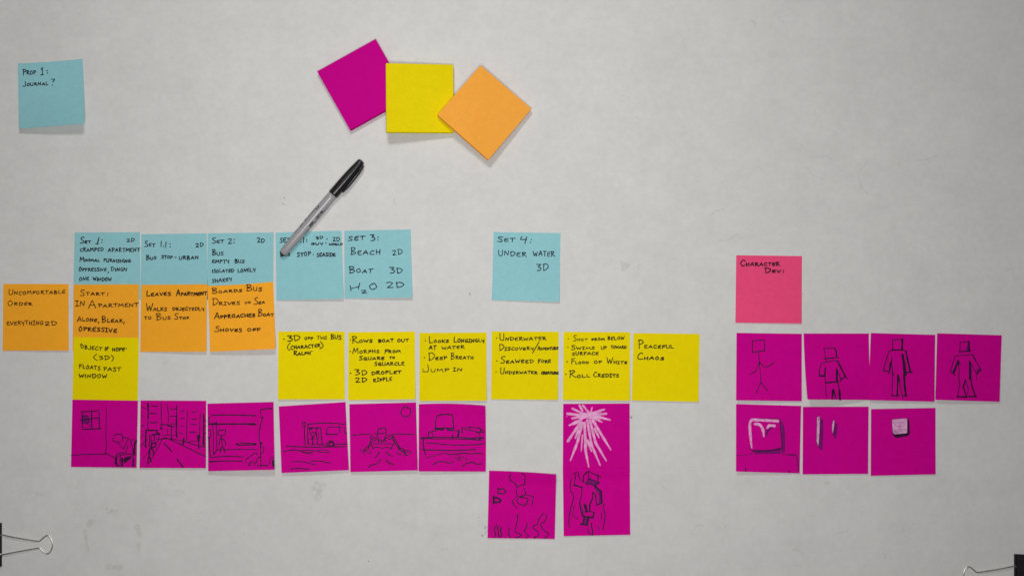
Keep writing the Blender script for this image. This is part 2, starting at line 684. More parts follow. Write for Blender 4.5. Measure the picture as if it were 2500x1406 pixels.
Note([(344.8, 695.2), (505.6, 693.8), (503.9, 858.4), (342.4, 858.8)], lift=(.4, 2.5), layer=1).build(
    'orange', 'orange sticky note reading Leaves apartment, walks dejectedly to bus stop', G_O, [(*ZF, '''
Leaves 120 570 285 270 66 105 w2.9
Apartment 660 1215 277 265 62 118 w3
Walks 115 500 550 542 62 155
dejectedly 590 1170 540 540 60
to 85 220 700 690 60
Bus 300 565 705 695 55 118
Stop 620 900 698 690 46 112''')])
Note([(505.6, 698.0), (667, 687.7), (672.5, 851.6), (513, 858.4)], lift=(2.5, 4.5), top=(2.5, 0), layer=1, bow=(1, 1.5, 0, 0)).build(
    'orange', 'orange sticky note reading Boards bus, drives to sea, approaches boat, shoves off', G_O, [(*ZF, '''
Boards 1295 1850 238 200 50 118
Bus 1915 2210 190 185 66 128
Drives 1300 1810 446 432 60 118
to 1885 2005 425 407 45
Sea 2050 2260 430 415 52 128
Approaches 1345 2085 690 645 62 118 w3
Boat 2120 2415 648 640 55 128 w2.7
Shoves 1350 1850 920 915 58 108 w2.7
off 1930 2180 915 908 58 w2.8''')])

# --- yellow
Note([(180.3, 822.6), (339.2, 824.8), (335.8, 988), (176.4, 987)], layer=2).build(
    'yellow', 'yellow sticky note reading Object of hope (3D) floats past window', G_Y, [(*ZE, '''
- 935 720 918 735
object 918 1170 780 802 44
of 1195 1245 800 797 40
hope 1278 1432 805 806 42 w2.8
. 1445 776
~ 1105 840 1072 872 1085 895 1108 910
3D 1130 1255 906 905 46
~ 1272 850 1298 885 1280 920
Floats 900 1150 1005 1026 44 54
past 1180 1385 1032 1040 46
w|ndow 900 1228 1110 1118 44 w2.7''')])
Note([(679.5, 809.1), (841.5, 809.1), (841.9, 974.3), (678.7, 974.7)], lift=(1.5, 1)).build(
    'yellow', 'yellow sticky note reading 3D off the bus (character), leftmost of its row', G_Y, [(*ZH, '''
. 163 197 w3
3D 212 455 240 225 100 w3
off 520 675 212 212 54
the 735 920 208 200 58 w2.1
Bus 975 1170 200 205 68 82 w2.7
~ 275 265 235 310 235 370 268 393
Character 275 805 378 340 60 70 w2.8
~ 800 240 840 290 845 330 792 368 w2.7
Ralph 325 635 485 472 55 86 w3
. 647 408''')])
Note([(850.6, 810.9), (1013, 809.1), (1014.1, 973.9), (849.9, 976.4)], lift=(.6, 2)).build(
    'yellow', 'yellow sticky note reading Rows boat out, morphs from square to squarcle', G_Y, [(*ZH, '''
. 1320 210
Rows 1345 1715 268 255 52 130 w2.8
boat 1805 2080 258 246 60 w3
out 2135 2345 250 245 54 w2.8
. 1318 412
Morphs 1355 1835 455 440 58 102
From 1915 2205 450 436 56 70 w2.7
Square 1470 1920 565 555 54 80 w2.8
to 2000 2105 540 540 42
squarcle 1740 2270 665 648 62 w2.8
. 1326 790 w3
3D 1400 1620 825 822 92 w2.8
droplet 1685 2215 825 800 62 w3
2D 1410 1615 955 952 80 w2.8
ripple 1715 2055 945 925 64 w2.7''')])
Note([(1024.2, 812.5), (1188, 811.4), (1188.2, 977.5), (1024.2, 978.2)], lift=(1.2, 2)).build(
    'yellow', 'yellow sticky note reading Looks longingly at water, deep breath, jump in', G_Y, [(*ZI, '''
. 165 220
Looks 218 570 262 255 52 104 w2.8
Longingly 645 1185 257 250 62 112 w2.7
at 218 360 380 372 72 w2.8
water 440 840 372 358 58
. 147 510
Deep 210 540 563 546 54 128
Breath 595 995 545 538 56 106
. 120 712
Jump 120 570 764 756 60 142
In 635 800 748 746 58 62''')])
Note([(1200.7, 808.8), (1364.3, 809.7), (1362.2, 975.8), (1198.9, 974.4)], lift=(.6, 1.2)).build(
    'yellow', 'yellow sticky note reading Underwater discovery/adventure, seaweed fore, underwater creature', G_Y, [(*ZI, '''
. 1388 175
Underwater 1435 2245 225 212 58 112
Discovery 1425 2030 392 380 54 104
/ 2125 235 2008 435 w2.7
Adventure 2090 2455 388 376 50 74
. 1392 568
Seaweed 1450 2030 612 605 58 114 w2.7
Fore 2095 2325 608 602 54 76 w2.7
. 1378 758
Underwater 1445 2095 796 796 52 110 w2.6
creature 2150 2455 800 800 48 w3''')])
Note([(1375.9, 810.1), (1538.6, 810.9), (1537.5, 977.5), (1374.1, 975.7)], lift=(1, 1.5)).build(
    'yellow', 'yellow sticky note reading Shot from below, swims up, flood of white, roll credits', G_Y, [(*ZJ, '''
. 160 192
Shot 238 495 232 228 42 92 w2.1
from 560 798 228 218 46
below 840 1140 215 212 58
. 152 340
Swims 203 625 385 378 50 90
up 725 835 378 372 56
toward 898 1178 362 366 48
surface 220 690 480 475 58
. 135 590 w3
Flood 200 520 635 626 44 98
of 600 748 625 622 52
White 825 1190 632 632 52 110 w2.7
. 118 808 w3
Roll 165 545 872 866 52 122 w2.7
Credits 595 1048 862 868 60 98 w2.8''')])
Note([(1546.6, 812.9), (1708, 815.1), (1705.2, 980.6), (1542.1, 977.1)], lift=(1.0, 1.0)).build(
    'yellow', 'yellow sticky note at right end of yellow row reading Peaceful chaos', G_Y, [(*ZJ, '''
Peaceful 1375 2005 362 364 62 152 w2.7
Chaos 1358 1835 556 568 56 110 w3''')])

# --- pink
tag(Note([(1797.5, 623.2), (1958, 625.3), (1957, 789.7), (1795.5, 787.6)], lift=(.5, 1)).build(
    'pink', 'salmon pink sticky note reading Character Dev above the magenta figures', None, [(*ZK, '''
Character 170 905 268 258 64 128 w3
Dev 620 925 392 388 58 98 w3
. 968 345
. 966 380''')]))

# --- magenta storyboard
Z = 7.811
Note([(176.8, 975.1), (336.8, 977.7), (333.4, 1141.3), (173.3, 1139.2)], layer=3, lift=(.5, .8)).build(
    'magenta', 'magenta sticky note with drawing of a slumped figure on a chair near a window', G_M, None, (165, 970, Z, '''
18 255,270 430,265 600,248;22 275,275 280,430 282,570;24 460,255 455,560;20 235,432 400,408 590,388;20 600,290 605,600;22 290,605 460,600 630,592
DF0 285,350 340,338 390,365 412,420 405,470 380,500 285,480
~14 285,350 340,338 390,365 412,420 405,470 380,500;14 285,482 385,495;~10 385,505 420,545 470,570 520,600
12 742,205 735,400 732,700;16 732,700 738,950 720,1075;16 70,1103 300,1085 720,1078;18 735,1065 890,1140
~18 890,718 960,698 1020,702 1050,750 1045,825;~16 880,755 865,800 890,840 1020,845;~18 1050,772 1110,762 1180,795 1215,880 1245,1000 1240,1080
16 965,870 1010,915 1065,988 1145,810;14 1150,910 1115,1050;~18 1110,1050 1000,1055 940,1085 905,1180;~16 1210,1080 1080,1085 960,1120 930,1240;18 1010,1110 1000,1250
36 1040,1160 1040,1300;40 1060,1200 1190,1140;26 1080,1240 1200,1150;24 900,1240 960,1310;22 930,1150 940,1290;16 960,1290 1040,1305;22 910,1150 915,1250
34 1310,825 1280,870 1270,1080;20 1230,803 1265,803;20 1280,1090 1200,1125 1090,1150;18 1245,1150 1240,1300;18 1258,1150 1262,1310;24 1245,1305 1265,1305'''))
Note([(343, 977), (503.5, 977.9), (502.6, 1142.2), (340.7, 1141.6)], lift=(1.2, 1.5)).build(
    'magenta', 'magenta sticky note with drawing of a city street and road in perspective', G_M, None, (333, 970, Z, '''
34 220,115 222,250;26 225,250 222,400;14 222,400 215,600
20 290,160 405,165;20 255,298 375,305;20 260,475 320,482 395,475
16 470,108 475,480;~14 582,122 600,240 610,350 605,520
18 640,212 770,222;18 650,355 740,355;20 660,498 718,500;20 772,150 765,350;28 765,350 760,640 772,760
16 840,270 910,248;16 845,402 915,392;16 838,542 898,540;12 805,660 885,695
14 970,265 962,500 958,830;16 1055,278 1160,268;18 1065,415 1150,410;16 1035,512 1130,512;16 1010,660 1145,660
14 1218,300 1210,500 1205,720;28 1285,320 1285,600 1275,900;14 1290,540 1295,940 1320,940;12 1290,442 1328,442;12 1290,542 1328,542;12 1300,680 1325,680
12 84,180 165,205;12 82,350 130,350;12 78,550 155,520;12 76,765 135,705;14 75,930 145,862
28 215,622 395,628;30 185,622 180,700 175,935;26 390,628 395,690;14 175,940 210,940;16 245,935 255,710 330,705;14 280,730 285,830;34 320,715 380,695 440,690;16 345,730 345,820;16 430,720 430,790;14 290,830 345,820
~26 285,880 280,930 310,945 355,935 370,870 330,865 285,885;~24 285,945 250,990 235,1060 240,1120 215,1240;~24 285,945 310,1000 330,1050 320,1110;~16 300,980 262,1000 265,1090;24 245,1120 285,1215;20 280,890 285,820
~22 465,515 550,515 640,535 710,555;28 600,530 680,550;18 670,565 665,780;22 465,545 480,610;22 455,580 490,590;12 592,605 595,700;12 485,722 560,715 640,718;14 700,718 735,715
16 385,798 500,785 600,785;22 520,770 640,785 670,800;18 640,800 800,870 1000,970 1200,1070 1320,1118;16 670,790 860,825 960,850 1130,905 1300,940;14 485,800 420,940 330,1090 200,1310;22 530,870 600,945 675,1030;24 775,1175 835,1250 895,1325;12 430,810 350,870;10 130,1160 170,1100 215,1050
34 905,785 900,850 890,885;18 860,825 920,835;40 1190,730 1185,820;24 1190,820 1190,975;~16 1160,770 1165,720 1200,712 1212,760;14 980,850 1060,832 1160,825'''))
Note([(506.3, 984.9), (668, 980.7), (670.2, 1146.2), (508.2, 1149.6)], lift=(3, 4.5)).build(
    'magenta', 'magenta sticky note with drawing of a figure waiting in a bus shelter', G_M, None, (498, 974, Z, '''
20 145,310 350,298 700,305 990,315;18 110,330 98,340 98,480;26 98,480 240,455;26 160,480 400,472 700,472 970,470;22 850,480 1000,490;16 240,430 245,700 242,960;14 165,490 180,700 180,1055;22 180,1055 255,965 320,962;16 410,962 700,955 1010,960
16 80,595 125,578 130,720 75,732;20 100,735 105,900 120,1105;18 120,1110 350,1090 550,1085 750,1100;18 110,1192 400,1175 725,1180;26 110,1190 250,1185
~18 290,590 400,590 410,620 405,670;~16 285,600 270,640 285,690 385,688;22 328,705 330,740;~18 325,740 300,790 290,870;~18 335,745 390,790 410,840 405,880;18 335,745 350,910;~20 350,900 320,950 318,1010;~20 355,905 385,950 395,1010;14 345,968 400,965
20 690,832 850,838 985,845;~22 985,845 985,865 800,872 690,875 610,858 650,848
14 1078,200 1082,260 1088,335;~18 1088,338 1125,340 1120,365 1105,380;~18 1115,365 1080,480 1060,600 1050,740 1075,825;20 1065,830 1110,830;20 1075,850 1105,850;18 1075,860 1080,1000 1088,1300;16 1080,905 1145,912 1135,1015 1085,1040;22 1098,192 1190,180 1295,178;20 1100,1255 1225,1268;~16 1020,1290 1030,1262 1085,1262
~18 1005,1060 995,1030 950,1040 920,1065 890,1080 850,1115 820,1130 800,1150 805,1185;~18 1075,1115 1050,1105 1020,1130 1005,1165 1010,1190 985,1210 970,1245;~18 945,1215 920,1190 880,1205 850,1240 860,1265 890,1258;~16 870,1210 890,1225
~14 1338,1100 1290,1110 1255,1160 1255,1240;F0 1338,1130 1310,1150 1290,1200 1300,1270 1325,1310 1340,1300'''))
Note([(680.4, 991.8), (843.7, 980.8), (851.7, 1147.2), (687.5, 1154)], lift=(2.5, 2), top=(1, 0)).build(
    'magenta', 'magenta sticky note with drawing of a bus, its door and a small figure', G_M, None, (675, 978, Z, '''
18 590,445 800,425 1000,422 1180,432 1310,450;18 605,450 595,560 600,820;16 585,825 640,820;18 600,700 610,820;20 620,515 830,510;20 845,515 850,640 875,820;18 755,520 762,650 780,795;20 640,520 660,555 685,520;14 760,515 785,540 810,515;14 630,530 630,620;12 800,605 805,750;22 765,810 815,840 880,825;16 830,835 965,838
~18 495,412 545,405;18 548,408 548,475 515,490 495,470 500,415;20 530,490 535,680 548,840
~18 690,605 655,625 660,660 710,668 742,640 735,608 690,605;20 690,670 688,800;~18 688,690 655,740;18 690,690 725,735;~18 688,800 670,855;~18 690,800 725,850;16 680,820 720,820
16 980,510 1090,495 1235,500;~16 980,510 955,570 960,625;22 945,638 1160,640;16 1205,500 1208,605;~16 1290,510 1300,590 1310,620 1340,618
~20 965,870 975,800 1030,762 1085,790 1110,865;~28 1035,785 1000,830 1035,870 1085,840 1075,795 1035,785
20 185,865 400,875 700,882 1310,872;20 1130,820 1345,822
~18 135,970 260,942 400,942 560,985 680,985;~16 440,955 540,938 700,945 850,975 960,985 1020,978;~14 790,940 900,932 990,948;~24 500,975 580,992 690,985;~16 290,1165 420,1155 560,1172 680,1205 750,1222;~18 650,1145 800,1145 900,1160 970,1178 1030,1180;~20 275,1298 420,1288 620,1305'''))
Note([(852.7, 986.3), (1015.9, 981.8), (1019.8, 1147.6), (855.5, 1151.9)], lift=(2, 2.5)).build(
    'magenta', 'magenta sticky note with drawing of a figure rowing a boat under the sun', G_M, None, (845, 978, Z, '''
~18 1170,130 1150,112 1080,140 1045,220 1080,285 1140,302 1205,275 1230,200 1210,135 1165,140
18 135,655 300,640 455,630;18 905,630 1100,635 1285,640;18 540,625 605,625 720,615;14 810,630 840,632
~20 605,605 598,590 620,545 660,522 745,515 760,560 755,620
~18 610,640 580,690 550,720;16 550,720 490,655 460,680 465,705;16 465,705 545,770 620,705;18 620,690 620,800;~16 630,760 670,745 675,800;~18 710,790 710,740 750,745 755,790;24 740,690 745,760
18 755,625 800,685 860,650 890,655;18 730,680 830,740 880,690
24 885,655 950,770 1030,910;18 870,700 930,800 1010,930;~14 890,780 910,760 930,790;~20 1030,905 1080,915 1140,1015 1060,960 1000,920;14 1060,900 1135,1010
18 485,720 470,760 420,880;30 460,795 485,790;~18 420,865 360,910 325,970 390,935 425,920;14 450,830 425,920
14 480,822 700,818 910,822;18 465,835 525,910;18 910,822 840,915;~16 500,912 560,885 630,885 700,902 770,880 880,915
~14 290,925 265,945 275,980;~14 325,990 340,1005 370,1008;~14 470,955 480,980 440,1000;~12 390,980 430,965;~16 970,970 985,1010 1060,1028;~16 1120,940 1200,955 1240,990 1235,1015;~14 1100,1045 1160,1038 1200,1018;12 1150,955 1185,985
~18 655,970 620,985 600,1040 550,1080;~20 750,980 800,1005 830,1035 890,1055;~18 670,1100 620,1170 560,1205 480,1225 440,1250 433,1275;~22 755,1130 820,1180 905,1215'''))
Note([(1022.4, 986.3), (1184.8, 990.2), (1185.9, 1150.8), (1022, 1150.2)], lift=(2.5, 1), top=(0, 4), bow=(0, -3.2, 1, 0), ridge=1.5).build(
    'magenta', 'magenta sticky note with drawing of a square head in a boat, hand dripping', G_M, None, (1015, 978, Z, '''
~22 400,290 480,265 620,258 690,270 710,310 712,400 725,520;18 395,300 378,400 370,510;30 370,520 530,530;26 380,545 520,555;22 530,515 720,525;DF0 600,530 720,525 715,565 640,565
20 380,565 240,605 245,690;20 600,545 640,565 820,565;34 825,570 805,690;18 310,615 345,695;24 710,645 690,700
28 100,715 300,708;18 110,700 400,695 800,695 1140,712;16 300,725 700,722 1000,735 1250,745;~16 1140,712 1150,695 1280,700 1285,722;20 1200,715 1285,715;DF0 900,710 1250,728 1250,765 900,735
24 145,745 140,800 155,920 190,1025;~18 200,800 400,815 650,838 900,842 1200,830 1325,812;20 100,930 400,940 700,945 1140,928
~14 190,1090 350,1045 480,1008 560,1000 615,1010;20 600,1010 640,1025 800,1010 900,995 980,1000 1040,1015 1150,1000 1275,1008;~18 320,1220 400,1170 470,1155 560,1165 640,1182 720,1170;~20 890,1250 960,1195 1060,1170 1120,1185 1180,1208 1260,1192
~12 835,1055 820,1095 845,1100 835,1055;~12 760,1085 780,1060;~12 765,1095 790,1115 850,1110;~12 870,1080 900,1065 910,1090;~10 790,1140 850,1140 880,1125;~12 950,1080 985,1105 940,1135;~10 690,1080 685,1110
14 880,505 875,540 900,548;14 895,510 1020,512;14 915,545 1025,555;16 1030,490 1042,560 1180,590;16 1015,500 1100,505 1190,520;~24 1190,510 1240,550 1210,600 1160,600;14 1240,550 1315,572;18 1240,600 1310,605;14 1205,620 1222,670;~14 885,560 875,600 895,610 885,565;18 880,520 875,540'''))
Note([(1374.9, 985.4), (1537.3, 984.4), (1538, 1150), (1374, 1149)]).build(
    'magenta', 'magenta sticky note painted with a white starburst of trailing rays', G_M, None, (1367, 978, Z, '''
W37 240,150 420,235;W34 375,90 430,190;W37 440,90 560,240;W29 612,130 585,230;TW46 855,160 560,260;W41 140,245 420,275;W41 880,245 600,270;W41 235,335 420,295;TW46 960,365 620,280;TW41 805,410 640,310;TW55 175,468 380,380 440,300
W77 360,300 700,280;W95 430,270 600,300;W44 150,770 400,400;TW44 290,715 400,470;TW43 200,1135 330,800 430,420;TW25 405,965 430,650;TW46 550,1262 490,950 470,420;TW41 768,1230 600,830 520,370;TW44 885,1145 680,800 570,370;TW43 972,935 740,560 600,300;TW37 748,705 660,530;TW39 605,965 520,750;W30 700,520 620,380;W13 128,295 130,300'''))
Note([(1374, 1143), (1537.5, 1141), (1538.6, 1304.6), (1376.2, 1308)], layer=1, lift=(.8, .8), ridge=2.2).build(
    'magenta', 'magenta sticky note with drawing of a box-headed swimmer seen from below', G_M, None, (1367, 1135, Z, '''
14 265,150 350,130;~18 275,150 295,210 270,375;16 345,135 375,270;~12 375,275 440,300 545,400;30 270,375 430,425;18 425,430 415,560 375,720;24 375,720 400,880 440,980
22 535,115 450,195 440,320;16 545,115 548,240;18 535,110 640,165 720,190 790,230;22 720,190 730,330;14 548,240 500,340;14 548,240 720,320;18 480,345 590,360 660,390;30 660,395 740,330;16 735,340 765,340;DF0 548,240 720,320 720,345 665,390 500,340
30 665,395 780,490;32 785,490 790,620 805,715;28 805,715 700,760;20 700,760 680,570 630,510;24 630,510 620,640 570,750;30 570,750 570,880;DF0 640,420 680,410 770,500 790,700 740,730 740,560
40 490,760 510,880;22 460,740 480,830;18 470,885 570,875 655,905;26 655,905 625,1005;32 440,975 560,985 630,1000;26 465,990 430,1120;34 545,1000 515,1145;28 390,1120 520,1140;DF0 470,1000 530,1000 515,1120 440,1110;DF0 390,740 420,780 470,920 440,960
~18 215,260 195,450 260,580 240,700 200,850 170,1050 180,1185;~14 278,760 250,870 260,960 345,1025;~18 845,740 820,810 860,920 850,1050 820,1220;16 790,910 800,1045;~14 740,1165 730,1190 745,1215;~22 600,1105 605,1180 625,1260 625,1330;~18 540,1200 535,1270 570,1300 590,1330'''))
Note([(1194, 1148.3), (1358.0, 1157.6), (1354.4, 1314.8), (1190.2, 1312.6)], lift=(.8, .8), top=(0, 5), bow=(0, -1.5, 0, 0), ridge=2.0).build(
    'magenta', 'magenta sticky note with drawing of a diver, two fish and wavy seaweed', G_M, None, (1180, 1140, Z, '''
~18 525,125 495,205 540,260 640,350;18 735,112 800,155 785,345;18 615,380 770,325;18 635,425 628,500 645,555;~18 645,555 700,558 770,540;18 770,385 815,510;18 815,515 700,558
~18 660,590 640,655 700,705 770,715;~20 690,575 800,580 850,610 830,680 780,735;~12 625,575 545,650;18 545,650 590,730 640,775;16 830,525 960,560 925,740
22 280,400 275,500 330,500 380,510 435,470 370,400 325,425 285,400;34 195,555 195,690;~34 200,590 260,580 335,630 270,670 200,660
~20 265,1100 215,1150 215,1210 235,1250 215,1335;~22 300,1130 265,1160 295,1240 285,1325;~22 350,1145 320,1190 345,1250 330,1325;~18 505,1160 480,1220 485,1280 520,1340;~18 685,880 640,935 658,960 625,1120 605,1200 630,1240 720,1280 690,1320 605,1342;~18 835,1065 825,1150 780,1210 860,1300 810,1345;~18 1150,880 1060,980 1030,1080 940,1135 1040,1230 1050,1300 965,1335 990,1350;~18 1190,900 1205,950 1170,1030 1095,1085 1150,1190 1245,1270 1160,1350'''))
# --- magenta character development
Note([(1798.2, 812.4), (1957.6, 814.7), (1957.2, 978.8), (1797.2, 976.9)], lift=(2.5, 1)).build(
    'magenta', 'magenta sticky note with drawing of a thin box-headed stick figure', G_M, None, (1788, 806, Z, '''
16 380,205 605,180 618,400;16 380,210 382,420;18 380,420 622,385;14 495,410 515,590 545,980;16 515,610 445,775 330,848;16 515,610 635,715 810,612;16 545,985 455,1195;16 545,985 600,1065 675,1145'''))
Note([(1962, 813.9), (2121.2, 813.9), (2127, 976), (1971.6, 975)], lift=(7, .3), bow=(-1.5, 0, -1, 0)).build(
    'magenta', 'magenta sticky note with drawing of a boxy figure cut off at the knees', G_M, None, (1955, 806, Z, '''
16 440,350 655,330;26 648,335 680,420 680,510;16 440,350 465,480 490,605;22 450,545 690,518;14 690,520 735,520;~14 420,630 560,590 690,580;30 700,585 770,720 850,880;14 860,880 895,935;16 395,630 360,740 350,865;34 350,868 450,865;30 465,725 462,870;16 455,880 475,1000;28 475,1000 690,980;14 690,985 780,965;40 690,760 688,980;16 670,725 760,915;26 755,940 850,890;14 480,1000 475,1180 500,1290
F0 620,1105 590,1140 585,1322 605,1322 635,1200 660,1322 680,1322 650,1150;20 705,990 735,1140;40 735,1140 750,1318'''))
Note([(2126.3, 812.7), (2283.4, 817.3), (2281.2, 980.1), (2122, 976.5)], layer=1, lift=(2.0, 1.5), bow=(-1, 0, 0, 0)).build(
    'magenta', 'magenta sticky note with drawing of a whole standing figure with heavy right edges', G_M, None, (2115, 806, Z, '''
16 500,180 670,175;38 688,170 682,370;18 502,180 505,365;26 490,375 700,375;18 490,380 425,410 370,600 325,760;20 325,768 420,780;18 495,520 450,650 430,830;F0 495,520 440,700 425,820 445,820 490,620;16 480,620 500,780 530,870;16 498,800 495,1000 490,1250;24 480,1245 620,1245;30 600,850 600,1000 590,1255;14 620,920 690,1300;20 610,850 640,960;14 700,380 770,395;34 755,395 800,620 840,790;24 740,800 870,800;16 840,790 880,825;44 690,470 715,640 730,860;40 720,860 735,1080 755,1250;20 730,580 765,860;24 690,1245 770,1250'''))
Note([(2288, 813.4), (2445.9, 818.2), (2440.2, 980.4), (2283.7, 975.6)], lift=(3, 1.5)).build(
    'magenta', 'magenta sticky note with drawing of a flared-leg standing figure, furthest right', G_M, None, (2275, 806, Z, '''
14 535,228 695,225;34 705,215 715,395;16 538,230 535,410;24 525,410 740,395;14 445,485 775,465;16 445,490 400,640 355,765;20 345,770 435,850;26 780,465 830,570;18 830,570 935,750;24 935,760 855,830;14 855,830 850,945;42 505,590 450,720 410,810;16 505,620 520,750 515,900 530,1010 520,1100 490,1260;30 485,1265 670,1268;40 720,600 735,760 735,920;28 740,920 770,1080 835,1260;30 705,1262 850,1262;14 745,630 845,810;30 640,950 600,1080;26 600,1080 660,1270;14 645,950 695,1110 680,1220
DF0 655,330 690,250 700,380 650,390;DF0 700,760 725,640 735,900 700,960;DF0 505,590 540,600 555,690 520,650;DF0 850,740 905,720 920,750 860,810'''))
Note([(1797, 985.8), (1956, 990.5), (1952.1, 1154.8), (1797, 1150.5)], lift=(2.5, .8)).build(
    'magenta', 'magenta sticky note with shaded drawing of a rounded square head with white brows', G_M, None, (1788, 980, Z, '''
DF0 915,360 960,400 985,470 1005,600 1005,960 940,980 930,900 950,850 930,500;DF0 400,945 900,915 910,990 440,1000;DF0 650,520 730,490 800,485 720,540 690,580 650,670 635,620
D26 1060,1015 1200,1015 1240,1080 1260,1320
~10 350,325 600,325 880,330 915,370;~16 905,360 915,500 945,800 930,890 880,912;~24 920,890 700,930 400,932;~16 400,932 360,910 335,850
~9 80,1025 350,1000 380,930;~9 910,900 920,980 1000,1000 1200,1005;20 250,1270 255,1325;22 1080,1315 1085,1345
W46 870,370 620,355 390,345;T~W46 368,885 340,600 335,420 375,345;T~W48 600,665 580,530 520,440 430,425;~W48 670,500 710,455 800,460'''))
Note([(1960.2, 992.6), (2120.9, 992.2), (2119.2, 1156.1), (1959.6, 1157.1)], lift=(1, 1)).build(
    'magenta', 'magenta sticky note with two white vertical capsule shapes', G_M, None, (1950, 983, Z, '''
DF0 410,290 470,330 460,850 430,910 380,860 400,600;DF0 680,370 735,400 745,480 715,670 690,680 640,600 670,480
F0 345,270 378,245 412,275 405,560 390,800 372,845 330,760 340,450;F0 628,440 650,322 690,340 682,470 655,594 632,540
WF0 352,275 378,255 404,285 395,560 380,790 372,825 340,740 348,450;WF0 636,440 655,330 682,345 672,470 648,580 640,530
K9 365,280 390,295 375,310 395,310;K8 370,345 380,315'''))
Note([(2126.5, 998.2), (2284, 995.2), (2284, 1157.3), (2125.9, 1160.8)], lift=(.8, 1)).build(
    'magenta', 'magenta sticky note with a single small pale cube drawn on it', G_M, None, (2115, 986, Z, '''
F0 480,300 500,285 780,265 820,310 832,560 800,605 600,645 540,632 495,560
WF0 488,306 505,292 770,272 780,290 780,540 760,555 540,576 505,540
K4 520,360 700,345;K4 530,430 720,420;K4 520,500 690,480;K4 540,540 700,520'''))

# ------------------------------------------------------------------ fresh note pads, leaning on one another
T = 0.0088                                # a full pad's thickness


def pad_material(colour):
    base = {'magenta': (0.535, 0.0, 0.235), 'yellow': (0.78, 0.625, 0.002), 'orange': (0.90, 0.385, 0.055)}[colour]
    m = paper_mat(colour + '_pad_paper', base, 0.05, 0.03)
    return m


def pad(colour, quad, zt, label):
    """quad: the top face in photograph pixels; zt(x) its height above the paper"""
    top = []
    for px, py in quad:
        p = W(px, py, 0.01)
        for _ in range(12):
            p = W(px, py, zt(p.x))
        top.append(p)
    n = (top[3] - top[0]).cross(top[1] - top[0]).normalized()
    if n.z < 0:
        n = -n
    K = 44                                # leaves drawn as slightly uneven layers
    V, F = [], []
    rnd = random.Random(colour)
    for k in range(K + 1):
        a = rnd.uniform(-1, 1) * 0.00010
        b = rnd.uniform(-1, 1) * 0.00010
        for p in top:
            V.append(p - n * (T * k / K) + Vector((a, b, 0)) * (0 if k == 0 else 1))
    for k in range(K):
        for i in range(4):
            j = (i + 1) % 4
            F.append((k * 4 + i, k * 4 + j, k * 4 + 4 + j, k * 4 + 4 + i))
    F.append((3, 2, 1, 0)); F.append(tuple(K * 4 + i for i in range(4)))
    c = sum(top, Vector()) / 4
    o = mesh_obj('sticky_note_pad', V, F, pad_material(colour), None, Vector((c.x, c.y, 0)))
    tag(o, label, 'note pad', 'fresh sticky note pads')
    return o, top


mp, mtop = pad('magenta', [(774.1, 175.1), (917, 95.9), (997.3, 237.9), (854.4, 317.3)], lambda x: T + 0.0001,
               'magenta pad of blank sticky notes, lowest of the three pads')
cx = mtop[2].x                            # the magenta pad's corner that carries the yellow one
xr = W(1106.8, 240, T).x
sl = (T + 0.0003) / (xr - cx)
cs = math.cos(math.atan(sl))
zy = lambda x: (xr - x) * sl + T / cs + 0.0001
yp, ytop = pad('yellow', [(942.7, 155.1), (1106.5, 158.6), (1107.2, 323.6), (943.8, 322.4)], zy,
               'yellow pad of blank sticky notes leaning on the magenta pad')
xo1 = W(1297.4, 266, T).x
xo0 = W(1068, 281, 0.021).x
so = (zy(xo0) + 0.0004) / (xo1 - xo0)
co = math.cos(math.atan(so))
zo = lambda x: (xo1 - x) * so + T / co + 0.0001
pad('orange', [(1068.3, 280.6), (1173, 160.1), (1297.4, 266.1), (1192.3, 390.4)], zo,
    'orange pad of blank sticky notes propped on the yellow pad, turned as a diamond')


